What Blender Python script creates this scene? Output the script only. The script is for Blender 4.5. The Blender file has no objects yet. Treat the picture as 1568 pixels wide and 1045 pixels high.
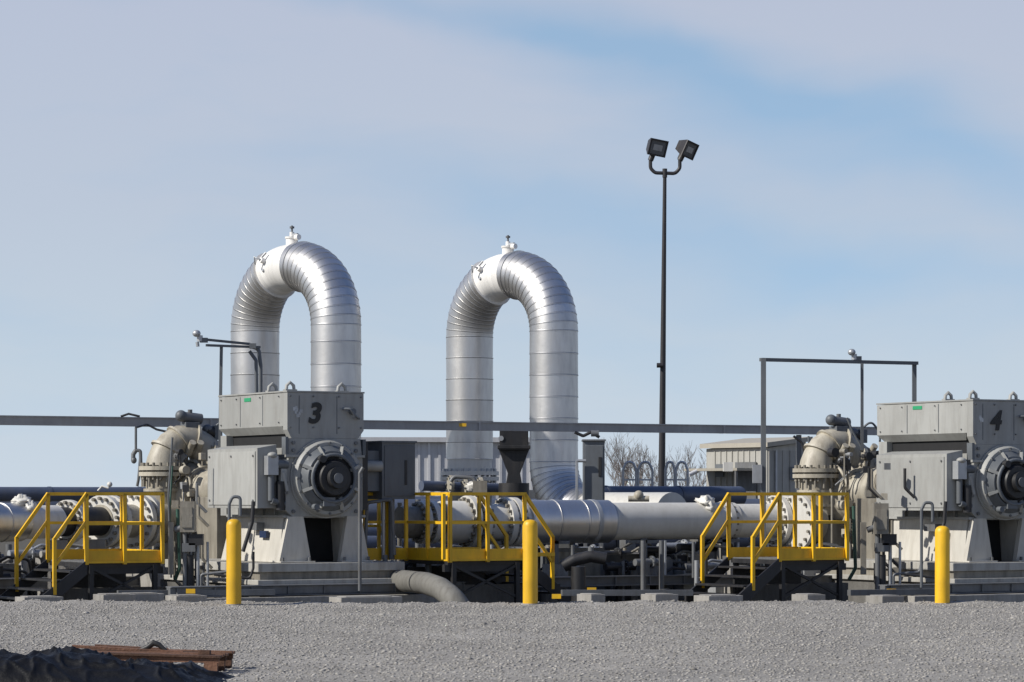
import bpy, math, random
import numpy as np
from mathutils import Vector, Matrix, noise as mn
random.seed(7)
rng=np.random.default_rng(5)
F=4400.0; CX=784.0; HY=760.0; H=1.52
TH=math.radians(30); C=math.cos(TH); S=math.sin(TH)
def X(px,d): return (px-CX)/F*d
def Z(py,d): return H+(HY-py)/F*d
def W(px,py,d): return Vector((X(px,d),d,Z(py,d)))
class Fr:
    """site-grid frame (rotated 30 deg) standing at a ground point"""
    def __init__(s,px,d,th=TH):
        s.ox=X(px,d); s.oy=d; s.th=th; s.c=math.cos(th); s.s=math.sin(th)
        s.M=Matrix.Translation((s.ox,d,0))@Matrix.Rotation(th,4,'Z')
    def lx(s,px,y):
        k=(px-CX)/F
        return (k*(s.oy+s.c*y)-s.ox+s.s*y)/(s.c-k*s.s)
    def d(s,x,y): return s.oy+s.s*x+s.c*y

# ---------------- materials ----------------
MATS={}
def mat(name,col,rough=.5,metal=0.,nscale=3.,namt=.15,dirt=.25,dirtcol=(.12,.10,.08),bump=.0,bscale=40.,var=.12,spec=.5,streak=True):
    m=bpy.data.materials.new(name); m.use_nodes=True; nt=m.node_tree; N=nt.nodes; L=nt.links
    b=N['Principled BSDF']; b.inputs['Roughness'].default_value=rough; b.inputs['Metallic'].default_value=metal
    b.inputs['Specular IOR Level'].default_value=spec
    tc=N.new('ShaderNodeTexCoord')
    n1=N.new('ShaderNodeTexNoise'); n1.inputs['Scale'].default_value=nscale; n1.inputs['Detail'].default_value=6
    L.new(tc.outputs['Object'],n1.inputs['Vector'])
    at=N.new('ShaderNodeAttribute'); at.attribute_name='var'
    mr=N.new('ShaderNodeMapRange'); mr.inputs[1].default_value=.3; mr.inputs[2].default_value=.7
    mr.inputs[3].default_value=1-namt; mr.inputs[4].default_value=1+namt
    L.new(n1.outputs['Fac'],mr.inputs[0])
    mv=N.new('ShaderNodeMapRange'); mv.inputs[3].default_value=1-var; mv.inputs[4].default_value=1+var
    L.new(at.outputs['Fac'],mv.inputs[0])
    mul=N.new('ShaderNodeMath'); mul.operation='MULTIPLY'; L.new(mr.outputs[0],mul.inputs[0]); L.new(mv.outputs[0],mul.inputs[1])
    vm=N.new('ShaderNodeVectorMath'); vm.operation='SCALE'; vm.inputs[0].default_value=col; L.new(mul.outputs[0],vm.inputs['Scale'])
    # dirt streaks
    mp=N.new('ShaderNodeMapping'); mp.inputs['Scale'].default_value=(1,1,.18 if streak else 1)
    L.new(tc.outputs['Object'],mp.inputs[0])
    n2=N.new('ShaderNodeTexNoise'); n2.inputs['Scale'].default_value=9; n2.inputs['Detail'].default_value=8; n2.inputs['Roughness'].default_value=.65
    L.new(mp.outputs[0],n2.inputs['Vector'])
    m2=N.new('ShaderNodeMapRange'); m2.inputs[1].default_value=.45; m2.inputs[2].default_value=.75; m2.inputs[3].default_value=0; m2.inputs[4].default_value=dirt*2
    L.new(n2.outputs['Fac'],m2.inputs[0])
    mx=N.new('ShaderNodeMix'); mx.data_type='RGBA'; L.new(m2.outputs[0],mx.inputs[0]); L.new(vm.outputs[0],mx.inputs[6])
    mx.inputs[7].default_value=(*dirtcol,1)
    L.new(mx.outputs[2],b.inputs['Base Color'])
    rr=N.new('ShaderNodeMapRange'); rr.inputs[3].default_value=max(0,rough-.08); rr.inputs[4].default_value=min(1,rough+.12)
    L.new(n2.outputs['Fac'],rr.inputs[0]); L.new(rr.outputs[0],b.inputs['Roughness'])
    if bump>0:
        n3=N.new('ShaderNodeTexNoise'); n3.inputs['Scale'].default_value=bscale; n3.inputs['Detail'].default_value=4
        L.new(tc.outputs['Object'],n3.inputs['Vector'])
        bp=N.new('ShaderNodeBump'); bp.inputs['Strength'].default_value=bump; bp.inputs['Distance'].default_value=.02
        L.new(n3.outputs['Fac'],bp.inputs['Height']); L.new(bp.outputs[0],b.inputs['Normal'])
    MATS[name]=m; return m
mat('aluminium_cladding',(.64,.63,.615),.41,.96,1.2,.08,.10,(.26,.25,.24),.15,5,.10)
mat('aluminium_band',(.30,.30,.31),.45,.9,1.2,.08,.1,(.25,.24,.23),0,6,.10)
mat('crown_white',(.80,.78,.74),.5,0,2,.04,.06,(.4,.36,.3))
mat('white_paint',(.64,.62,.57),.45,0,2,.06,.14,(.30,.26,.20))
mat('cream_paint',(.41,.375,.30),.5,0,3,.14,.30,(.13,.10,.07),.1,30)
mat('cream_dark',(.24,.22,.18),.5,0,3,.15,.35,(.08,.065,.05),.1,30)
mat('grey_paint',(.335,.335,.315),.5,0,1.5,.07,.20,(.16,.145,.125))
mat('grey_paint_dark',(.12,.13,.14),.5,0,2,.1,.15,(.06,.055,.05))
mat('beam_grey',(.36,.355,.35),.5,0,2,.1,.15,(.17,.15,.12))
mat('steel_grey',(.15,.155,.16),.5,.2,3,.15,.25,(.08,.065,.05))
mat('galvanized',(.42,.43,.44),.45,.5,4,.12,.15,(.18,.17,.15))
mat('yellow_paint',(.76,.44,.012),.45,0,3,.10,.18,(.26,.15,.03))
mat('black_steel',(.018,.018,.02),.5,.0,4,.3,.3,(.05,.045,.04))
mat('void_shade_black',(.012,.012,.013),.8,0,4,.2,.0)  # near-black colour, stands in for the shade inside openings
mat('concrete',(.30,.285,.26),.85,0,2,.15,.3,(.13,.12,.10),.4,25)
mat('concrete_dark',(.12,.115,.105),.85,0,2,.2,.3,(.055,.05,.045),.4,25)
mat('duct_cover',(.15,.145,.13),.75,0,2,.15,.3,(.07,.06,.05),.2,25)
mat('blue_pipe',(.065,.08,.12),.4,0,2,.12,.15,(.13,.12,.11))
mat('green_paint',(.03,.09,.065),.5,0,3,.1,.15)
mat('green_tag',(.02,.28,.12),.5,0,3,.1,.05)
mat('black_paint',(.012,.012,.012),.5,0,3,.1,.0)
mat('glass_lens',(.13,.135,.14),.12,0,3,.1,.0)
mat('wood',(.15,.075,.045),.8,0,4,.2,.4,(.05,.03,.022),.4,30,.4,streak=False)
mat('black_plastic',(.006,.006,.0065),.5,0,4,.3,.02,(.04,.035,.03),.5,16,spec=.25,streak=False)
mat('building_white',(.56,.56,.57),.55,0,1,.05,.08)
mat('building_cream',(.38,.37,.335),.6,0,1,.05,.12)
mat('roof_cream',(.36,.33,.27),.6,0,1,.05,.1)
mat('bark',(.21,.18,.16),.9,0,4,.2,.1)
mat('blue_tag',(.012,.025,.07),.5,0,3,.1,.0)
mat('cream_feet',(.50,.475,.42),.55,0,2,.08,.18,(.2,.17,.12))
mat('skid_paint',(.42,.405,.365),.6,0,2,.1,.3,(.16,.135,.10))
mat('pole_bronze',(.035,.033,.035),.45,.2,3,.1,.1)

# ---------------- builder ----------------
class B:
    def __init__(s,name,M=None):
        s.name=name; s.v=[]; s.f=[]; s.m=[]; s.sm=[]; s.var=[]; s.mats=[]; s.M=M or Matrix()
    def add(s,vs,fs,mt,smooth=False,var=None):
        if mt not in s.mats: s.mats.append(mt)
        i=s.mats.index(mt); o=len(s.v)
        s.v+= [s.M@Vector(p) for p in vs]
        v=random.random() if var is None else var
        for k,f in enumerate(fs):
            s.f.append([a+o for a in f]); s.m.append(i); s.sm.append(smooth); s.var.append(v)
    def box(s,x0,x1,y0,y1,z0,z1,mt,c=0.0):
        if x0>x1:x0,x1=x1,x0
        if y0>y1:y0,y1=y1,y0
        if z0>z1:z0,z1=z1,z0
        vs=[(x0,y0,z0),(x1,y0,z0),(x1,y1,z0),(x0,y1,z0),(x0,y0,z1),(x1,y0,z1),(x1,y1,z1),(x0,y1,z1)]
        s.add(vs,[(3,2,1,0),(4,5,6,7),(0,1,5,4),(1,2,6,5),(2,3,7,6),(3,0,4,7)],mt)
    def prism(s,poly,vec,mt):
        n=len(poly); vec=Vector(vec); a=[Vector(p) for p in poly]; b=[p+vec for p in a]
        s.add(a+b,[tuple(range(n)),tuple(range(2*n-1,n-1,-1))]+[(i,i+n,(i+1)%n+n,(i+1)%n) for i in range(n)],mt)
    def ring(s,p,t,r,n,ref):
        t=t.normalized(); a=(ref-t*ref.dot(t)).normalized(); b=t.cross(a)
        return [p+(a*math.cos(2*math.pi*i/n)+b*math.sin(2*math.pi*i/n))*r for i in range(n)],a
    def sweep(s,pts,rad,mt,n=12,caps=True,tang=None,segmats=None,smooth=True):
        pts=[Vector(p) for p in pts]
        if not hasattr(rad,'__len__'): rad=[rad]*len(pts)
        T=[]
        for i in range(len(pts)):
            if tang: T.append(Vector(tang[i])); continue
            a=pts[max(0,i-1)]; b=pts[min(len(pts)-1,i+1)]
            if 0<i<len(pts)-1:
                t=(pts[i]-a).normalized()+(b-pts[i]).normalized()
            else: t=b-a
            T.append(t.normalized())
        ref=Vector((0,0,1)) if abs(T[0].normalized().z)<.8 else Vector((1,0,0))
        rings=[]
        for p,t,r in zip(pts,T,rad):
            rr,ref=s.ring(p,t,r,n,ref); rings.append(rr)
        if segmats is None:
            vs=[q for rr in rings for q in rr]; fs=[]
            for k in range(len(rings)-1):
                for i in range(n):
                    j=(i+1)%n; fs.append((k*n+i,k*n+j,(k+1)*n+j,(k+1)*n+i))
            s.add(vs,fs,mt,smooth)
        else:
            for k in range(len(rings)-1):
                fs=[(i,(i+1)%n,n+(i+1)%n,n+i) for i in range(n)]
                s.add(rings[k]+rings[k+1],fs,segmats[k][0],True,segmats[k][1])
        if caps:
            s.add(rings[0],[tuple(range(n-1,-1,-1))],mt); s.add(rings[-1],[tuple(range(n))],mt)
    def cyl(s,p0,p1,r,mt,r1=None,n=20,caps=True):
        s.sweep([p0,p1],[r,r if r1 is None else r1],mt,n,caps)
    def bar(s,p0,p1,w,mt,h=None):
        p0=Vector(p0);p1=Vector(p1);h=h or w
        t=(p1-p0).normalized(); up=Vector((0,0,1)) if abs(t.z)<.9 else Vector((1,0,0))
        a=t.cross(up).normalized()*w/2; b=a.cross(t).normalized()*h/2
        vs=[p0-a-b,p0+a-b,p0+a+b,p0-a+b,p1-a-b,p1+a-b,p1+a+b,p1-a+b]
        s.add(vs,[(3,2,1,0),(4,5,6,7),(0,1,5,4),(1,2,6,5),(2,3,7,6),(3,0,4,7)],mt)
    def tube(s,pts,r,mt,R=0.,n=10):
        s.sweep(fillet(pts,R) if R>0 else pts,r,mt,n)
    def flange(s,c,ax,r,t,mt,bolts=12,bm='steel_grey',br=.022,bl=.04,n=32):
        c=Vector(c);ax=Vector(ax).normalized()
        s.cyl(c-ax*t/2,c+ax*t/2,r,mt,n=n)
        ref=Vector((0,0,1)) if abs(ax.z)<.8 else Vector((1,0,0))
        rr,_=s.ring(c,ax,r*.87,bolts,ref)
        for p in rr: s.cyl(p-ax*(t/2+bl),p+ax*(t/2+bl),br,bm,n=6)
    def ell(s,c,r,mt,nu=20,nv=12,lump=0):
        c=Vector(c); vs=[];fs=[]
        for j in range(nv+1):
            ph=math.pi*j/nv
            for i in range(nu):
                a=2*math.pi*i/nu
                dv=Vector((math.sin(ph)*math.cos(a),math.sin(ph)*math.sin(a),math.cos(ph)))
                k=1+lump*mn.noise(dv*2.3+c)
                vs.append((c.x+r[0]*dv.x*k,c.y+r[1]*dv.y*k,c.z+r[2]*dv.z*k))
        for j in range(nv):
            for i in range(nu):
                k=(i+1)%nu; fs.append((j*nu+i,(j+1)*nu+i,(j+1)*nu+k,j*nu+k))
        s.add(vs,fs,mt,True)
    def text(s,txt,M,size,mt,off=.012,shear=0.2):
        cu=bpy.data.curves.new('t','FONT'); cu.body=txt; cu.size=size; cu.offset=off; cu.extrude=.004; cu.shear=shear
        cu.align_x='CENTER'; cu.align_y='CENTER'
        o=bpy.data.objects.new('t',cu); bpy.context.collection.objects.link(o)
        bpy.context.view_layer.update()
        me=o.evaluated_get(bpy.context.evaluated_depsgraph_get()).to_mesh()
        vs=[M@v.co for v in me.vertices]; fs=[tuple(p.vertices) for p in me.polygons]
        s.add(vs,fs,mt); bpy.data.objects.remove(o); bpy.data.curves.remove(cu)
    def finish(s,bevel=0):
        vs=np.array([tuple(v) for v in s.v]); mn_=vs.min(0); mx_=vs.max(0)
        o0=np.array([(mn_[0]+mx_[0])/2,(mn_[1]+mx_[1])/2,mn_[2]])
        me=bpy.data.meshes.new(s.name); me.from_pydata((vs-o0).tolist(),[],s.f)
        for m in s.mats: me.materials.append(MATS[m])
        me.polygons.foreach_set('material_index',s.m); me.polygons.foreach_set('use_smooth',s.sm)
        a=me.attributes.new('var','FLOAT','FACE'); a.data.foreach_set('value',s.var)
        me.update(); ob=bpy.data.objects.new(s.name,me); ob.location=o0.tolist()
        bpy.context.collection.objects.link(ob)
        if bevel>0:
            md=ob.modifiers.new('bevel','BEVEL'); md.width=bevel; md.segments=2; md.limit_method='ANGLE'; md.angle_limit=math.radians(50)
        return ob
def fillet(pts,R,n=6):
    pts=[Vector(p) for p in pts]; out=[pts[0]]
    for i in range(1,len(pts)-1):
        p=pts[i]; a=(pts[i-1]-p); b=(pts[i+1]-p); la=a.length; lb=b.length; a.normalize(); b.normalize()
        ang=a.angle(b)
        if ang>3.1: out.append(p); continue
        t=min(R/math.tan(ang/2),la*.49,lb*.49); p0=p+a*t; p1=p+b*t
        for k in range(n+1):
            u=k/n; out.append(p0*(1-u)**2+p*2*u*(1-u)+p1*u*u)
    out.append(pts[-1]); return out

# ---------------- cladded pipe loops ----------------
def clad_sections(b,stations,r,n=44):
    """stations: list of (pos,tangent,mat,bead) at every joint"""
    pts=[];tan=[];rad=[];sm=[]
    for i,(p,t,m,bd) in enumerate(stations):
        v=random.random(); rr=r if m.startswith('alu') else r-.03
        if i<len(stations)-1:
            q=stations[i+1][0]
            bm='aluminium_band' if m.startswith('alu') else m
            pts+=[p-t*.004,p+t*.010,p+t*.022]; tan+=[t]*3; rad+=[rr+bd,rr+bd,rr+bd*.25]
            sm+=[(m,v),(bm,v),(m,v)]
            t2=stations[i+1][1]
            pts.append(q-t2*.006); tan.append(t2); rad.append(rr-.002); sm.append((m,v))
        else:
            pts.append(p);tan.append(t);rad.append(r)
    b.sweep(pts,rad,'aluminium_cladding',n,True,tan,sm[:len(pts)-1])
def loop(pR,dR,pL,dL,zR0,zL0,bottom):
    r=.525;R=1.3;ztop=6.385;zc=ztop-R
    b=B('insulated_pipe_loop')
    A=Vector((X(pR,dR),dR,0));Bv=Vector((X(pL,dL),dL,0)); e=(Bv-A); D=e.length; e.normalize(); up=Vector((0,0,1))
    st=[]
    al='aluminium_cladding'; be=.007; bs=.010
    if bottom:
        Rb=1.15
        for k in range(0,12):
            a=math.pi/2*(1-k/12)
            c=A-e*Rb+up*(zR0)
            p=c+e*Rb*math.cos(a)-up*Rb*math.sin(a)
            t=(e*math.sin(a)+up*math.cos(a)); st.append((p,t,al,be))
    z=zR0
    while z<zc-.2: st.append((A+up*z,up,al,bs)); z+=.47
    ng=14
    for k in range(ng+1):
        a=math.pi/2*k/ng; c=A+e*R+up*zc
        st.append((c-e*R*math.cos(a)+up*R*math.sin(a),e*math.sin(a)+up*math.cos(a),al if k<ng else 'crown_white',be if k<ng-1 else .02))
    c2=Bv-e*R+up*zc
    for k in range(ng+1):
        a=math.pi/2*k/ng
        wt=0<=k<4
        st.append((c2+e*R*math.sin(a)+up*R*math.cos(a),e*math.cos(a)-up*math.sin(a),'crown_white' if wt else al,0 if wt else (.03 if k==4 else be)))
    z=zc-.47
    while z>zL0+.2: st.append((Bv+up*z,-up,al,bs)); z-=.47
    st.append((Bv+up*zL0,-up,al,bs))
    clad_sections(b,st,r)
    tp=A+e*(D/2)+up*ztop
    q=tp+up*(r-.03)+e*.10
    b.cyl(q-up*.1,q+up*.12,.13,'crown_white'); b.cyl(q+up*.12,q+up*.16,.15,'crown_white'); b.cyl(q+up*.16,q+up*.26,.05,'crown_white')
    b.cyl(q+up*.26,q+up*.40,.02,'steel_grey'); b.bar(q+up*.2,q+up*.2+e*-.2,.05,'galvanized'); b.cyl(q+up*.34,q+up*.38,.05,'steel_grey')
    b.cyl(q+up*.14-e*.14,q+up*.14-e*.25,.06,'crown_white')
    nv=Vector((-.75,-.55,.35)).normalized(); q2=tp+e*.42-up*.05+nv*.52
    b.cyl(q2-nv*.1,q2+nv*.08,.06,'crown_white'); b.cyl(q2+nv*.06+up*.05,q2+nv*.06+up*.16+Vector((.1,0,0)),.025,'galvanized')
    b.cyl(q2-up*.2-nv*.1,q2-up*.2+nv*.03,.035,'galvanized'); b.tube([q2+nv*.08,q2+nv*.1+Vector((-.12,0,.05)),q2+nv*.02+Vector((-.16,0,-.08))],.02,'galvanized')
    L0=Bv+up*zL0
    b.cyl(L0-up*.28,L0+up*.0,.50,'white_paint',n=40)
    b.flange(L0-up*.32,up,.66,.09,'white_paint',24,'galvanized',.03,.06)
    b.flange(L0-up*.44,up,.66,.09,'white_paint',24,'galvanized',.03,.06)
    b.cyl((L0-up*.5),Vector((L0.x,L0.y,.4)),.5,'cream_dark',n=32)
    b.box(L0.x-.8,L0.x+.8,L0.y-.8,L0.y+.8,-.4,.45,'concrete')
    if not bottom:
        b.box(A.x-.7,A.x+.7,A.y-.7,A.y+.7,-.4,.5,'concrete')
    else:
        p=A-e*1.15+up*(zR0-1.15); b.cyl(p,p-e*2.5,.5,'white_paint',n=32)
        q=p-e*1.5; b.box(q.x-.4,q.x+.4,q.y-.4,q.y+.4,-.4,p.z-.49,'concrete')
    return b.finish()
loop(514.5,60,390.5,62.2,.5,2.2,False)
loop(848,62.3,719,64.4,2.25,2.35,True)

# ---------------- long overhead beam ----------------
b=B('overhead_pipe_rack_beam')
pa=Vector((X(0,50),50,0)); pb=Vector((X(1365,58.6),58.6,0)); dr=(pb-pa).normalized()
A=pa-dr*4; Bq=pb+dr*5; zt=2.918
b.bar(A+Vector((0,0,zt-.085)),Bq+Vector((0,0,zt-.085)),.16,'beam_grey',.15)
b.bar(A+Vector((0,0,zt-.003)),Bq+Vector((0,0,zt-.003)),.2,'beam_grey',.02)
L=(Bq-A).length
for t in (1.2,8.5,20.5,24.5):
    q=A+dr*t; b.bar(q+Vector((0,.05,-.4)),q+Vector((0,.05,zt-.17)),.1,'steel_grey')
for t in np.arange(2.5,L,5.4):
    q=A+dr*t+Vector((0,-.02,zt-.085)); b.bar(q-dr*.02,q+dr*.02,.17,'beam_grey',.155)
q=A+dr*12.95
b.bar(q+Vector((-.1,-.1,zt-.06)),q+Vector((.1,-.1,zt-.06)),.02,'yellow_paint',.06)
b.finish()

# ---------------- motors ----------------
def motor(px,d,num,dz=0.):
    f=Fr(px,d); b=B('electric_motor',f.M@Matrix.Translation((0,0,dz)))
    g='grey_paint'; w=1.34; Lh=2.6
    b.box(0,w,.16,Lh,2.62,3.14,g)
    b.prism([(0,0,3.147),(0,0,2.56),(.07,0,2.43),(w-.1,0,2.43),(w,0,2.56),(w,0,3.147)],(0,.16,0),'grey_paint')
    b.box(-.012,w+.012,-.012,Lh+.012,3.15,3.175,g)
    b.prism([(-.002,.18,2.62),(-.002,Lh,2.62),(.10,Lh-.1,2.50),(.10,.3,2.50)],(w,0,0),g)
    for yy in (.9,1.75): b.box(-.006,.004,yy,yy+.015,2.64,3.12,'grey_paint_dark')
    b.box(.2,.21,-.006,.004,2.5,3.1,'grey_paint_dark'); b.box(.86,.87,-.006,.004,2.5,3.1,'grey_paint_dark')
    for xx in (.05,.45,.9,w-.05):
        for zz in (2.60,3.09): b.cyl((xx,-.02,zz),(xx,.02,zz),.014,'steel_grey',n=8)
    for yy in (.3,1.,1.9,2.5):
        for zz in (2.68,3.09): b.cyl((-.02,yy,zz),(.02,yy,zz),.012,'steel_grey',n=8)
    for (xx,yy) in ((.12,.15),(.12,.8),(1.1,.3)):
        b.sweep([(xx-.07,yy,3.17),(xx-.06,yy,3.26),(xx,yy,3.31),(xx+.06,yy,3.26),(xx+.07,yy,3.17)],.028,g,8)
        b.box(xx-.1,xx+.1,yy-.05,yy+.05,3.17,3.20,g)
    Rm=Matrix.Translation((.46,-.014,2.81))@Matrix.Rotation(math.pi/2,4,'X')
    b.text(num,Rm,.44,'black_paint',.016)
    for k in range(9):
        a=random.random()*6.28; rr=random.random()*.08
        b.box(.17+rr*math.cos(a)-.02,.17+rr*math.cos(a)+.02,-.004-k*.0008,.0,2.83+rr*math.sin(a)-.025,2.83+rr*math.sin(a)+.03,'galvanized')
    b.box(-.008,0,1.35,1.6,3.04,3.10,'green_tag')
    b.tube([(.95,-.03,2.9),(1.05,-.1,2.9),(1.15,-.1,2.78),(1.25,-.02,2.75)],.02,'grey_paint_dark',.05)
    b.cyl((1.12,-.08,2.86),(1.12,.0,2.86),.05,'grey_paint_dark')
    b.box(.14,w-.1,.2,Lh-.1,2.2,2.52,'void_shade_black')  # solid dark block painted as the shade in the opening under the hood
    b.box(.02,w-.02,Lh-.25,Lh-.02,1.2,2.51,g)
    b.box(.06,w-.06,.16,2.35,1.18,2.28,g)
    for yy in (.5,.95,1.4,1.85): b.box(.02,.06,yy,yy+.04,1.2,2.26,g)
    b.cyl((w/2,-.03,1.8),(w/2,2.5,1.8),.63,g,n=40)
    b.prism([(.02,0,2.428),(.02,0,2.1),(-.03,0,1.95),(-.03,0,1.3),(.08,0,1.2),(w-.08,0,1.2),(w-.02,0,1.3),(w-.02,0,2.1),(w-.06,0,2.428)],(0,.16,0),'grey_paint')
    b.box(-.05,w+.0,-.05,-.0,2.13,2.17,g); b.box(-.05,.0,-.04,.1,2.17,2.45,'grey_paint_dark'); b.box(w-.03,w+.02,-.04,.1,2.17,2.42,'grey_paint_dark')
    for xx in (.1,1.2):
        for zz in (1.28,2.24,2.36): b.cyl((xx,-.03,zz),(xx,.02,zz),.03,'steel_grey',n=8)
    cx,cz=w/2,1.8
    b.sweep([(cx,0,cz),(cx,-.10,cz),(cx,-.14,cz)],[.60,.60,.57],'grey_paint',40)
    b.sweep([(cx,-.14,cz),(cx,-.22,cz),(cx,-.25,cz)],[.52,.45,.43],'grey_paint_dark',40)
    b.cyl((cx,-.262,cz),(cx,-.25,cz),.40,'void_shade_black',n=36)
    b.sweep([(cx-.0,-.26,cz),(cx,-.36,cz)],[.30,.26],'black_steel',28)
    b.cyl((cx+.02,-.42,cz+.01),(cx,-.3,cz),.17,'black_steel',n=24); b.cyl((cx,-.46,cz),(cx,-.4,cz),.08,'steel_grey')
    for k in range(16):
        a=2*math.pi*k/16; b.cyl((cx+.555*math.cos(a),-.165,cz+.555*math.sin(a)),(cx+.555*math.cos(a),-.1,cz+.555*math.sin(a)),.022,'steel_grey',n=6)
    for k in range(8):
        a=2*math.pi*(k+.5)/8
        p=Vector((cx+.33*math.cos(a),-.27,cz+.33*math.sin(a))); q=Vector((cx+.53*math.cos(a),-.18,cz+.53*math.sin(a)))
        b.bar(p,q,.05,'grey_paint',.05)
    b.sweep([(cx+.37*math.cos(t),-.285,cz+.37*math.sin(t)) for t in np.linspace(0,2*math.pi,33)],.03,'grey_paint_dark',8,False)
    b.cyl((cx-.22,-.27,cz+.30),(cx-.22,-.36,cz+.30),.06,'black_steel',n=14)
    b.cyl((cx-.30,-.2,cz-.45),(cx-.30,-.3,cz-.45),.05,'grey_paint_dark',n=14)
    b.box(cx-.18,cx+.02,-.3,-.2,cz-.44,cz-.3,'grey_paint_dark')
    b.box(-.47,-.14,.1,2.0,1.33,2.27,g)
    b.box(-.485,-.47,.16,1.94,1.38,2.22,g)
    b.box(-.14,.05,.4,1.7,1.5,2.1,'grey_paint_dark')
    b.prism([(-.47,.1,2.27),(-.14,.1,2.27),(-.14,.1,2.33)],(0,1.9,0),g)
    for zz in (1.45,2.15):
        for yy in (.22,1.05,1.88): b.cyl((-.50,yy,zz),(-.48,yy,zz),.018,'steel_grey',n=8)
    b.box(-.36,-.18,-.06,.1,1.85,2.15,'galvanized'); b.cyl((-.18,-.0,2.02),(.0,-.0,2.02),.07,'grey_paint_dark')
    b.cyl((-.27,.02,1.85),(-.27,.02,1.45),.05,'grey_paint_dark'); b.cyl((-.27,.0,1.45),(-.05,.0,1.40),.05,'grey_paint_dark')
    b.ell((-.27,-.03,2.16),(.08,.08,.05),g)
    b.box(-.12,.0,-.03,.12,1.55,1.75,'steel_grey'); b.cyl((-.1,-.04,1.9),(-.02,-.04,1.6),.03,'grey_paint')
    b.cyl((-.12,.0,1.3),(-.12,.0,1.75),.07,'black_steel'); b.box(-.13,-.03,-.05,.05,1.75,1.95,'grey_paint')
    xa=f.lx(583 if num=='3' else px+140,.3); xb=xa+.60
    b.box(xa,xb,.25,1.0,1.47,2.38,'grey_paint_dark'); b.box(xa+.04,xb-.04,.235,.25,1.52,2.33,'grey_paint_dark')
    b.box(xa-.02,xb+.02,.22,1.02,2.38,2.41,'grey_paint_dark')
    b.box(xa+.40,xa+.44,.22,.235,1.7,2.1,'black_steel')
    b.box(w-.02,xa,.35,.8,1.6,2.25,'grey_paint_dark'); b.cyl((w-.1,.3,2.0),(xa,.3,2.0),.09,g)
    b.box(w-.04,w+.1,.05,.18,1.3,2.38,'black_steel'); b.cyl((xa+.3,.5,1.47),(xa+.3,.5,.5),.05,'steel_grey'); b.cyl((xa+.15,.5,1.47),(xa+.15,.5,.5),.03,'galvanized')
    pf='cream_feet'
    b.prism([(-.14,0,.48),(.42,0,.48),(.28,0,1.2),(.02,0,1.2)],(0,.10,0),pf)
    b.prism([(.92,0,.48),(1.44,0,.48),(1.30,0,1.2),(1.05,0,1.2)],(0,.10,0),pf)
    b.prism([(-.10,.1,.48),(-.10,2.3,.48),(-.0,2.1,1.2),(-.0,.15,1.2)],(.3,0,0),pf)
    b.prism([(1.1,.1,.48),(1.1,2.3,.48),(1.05,2.1,1.2),(1.05,.15,1.2)],(.28,0,0),pf)
    b.box(.2,1.1,.6,2.2,.48,1.2,'void_shade_black'); b.box(-.05,1.4,.05,2.2,1.18,1.22,g)  # dark block between the feet stands in for the shade of the gap
    b.box(-.16,.3,.8,1.1,.98,1.1,'steel_grey')
    b.box(-.11,-.06,.55,.8,.86,.97,'blue_tag')
    for xx in (-.1,.36,.98,1.4): b.cyl((xx,-.05,.48),(xx,-.05,.56),.025,'steel_grey',n=6)
    b.box(-.16,.44,-.1,.0,.48,.50,pf); b.box(.90,1.46,-.1,.0,.48,.50,pf)
    b.finish(.012)
    s=B('motor_skid_foundation',f.M@Matrix.Translation((0,0,dz)))
    x0=-.62;x1=f.lx(px+180,-.25)
    s.box(x0,x1,-.25,3.4,.34,.475,'skid_paint'); s.box(x0+.05,x1-.05,-.2,3.3,.2,.34,'cream_dark')
    s.box(x0-.05,x1+.06,-.35,3.5,.14,.22,'skid_paint')
    s.box(-2.2,2.9,-.5,-.36,.0,.14,'steel_grey'); s.box(-2.2,2.9,-.54,-.32,.13,.15,'steel_grey')
    s.box(-2.2,2.9,-.56,-.3,-.02,.0,'steel_grey')
    for xx in np.arange(-2.1,2.9,.62): s.box(xx,xx+.02,-.535,-.5,.0,.13,'steel_grey')
    s.box(x0,x1,-.33,3.6,-.5,.14,'concrete_dark')
    s.box(-1.8,2.7,-.75,-.5,-.5,-.03,'concrete')
    s.finish(.01)
    return f
f3=motor(440,45,'3'); f4=motor(1490,47.5,'4',-.05)

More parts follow.
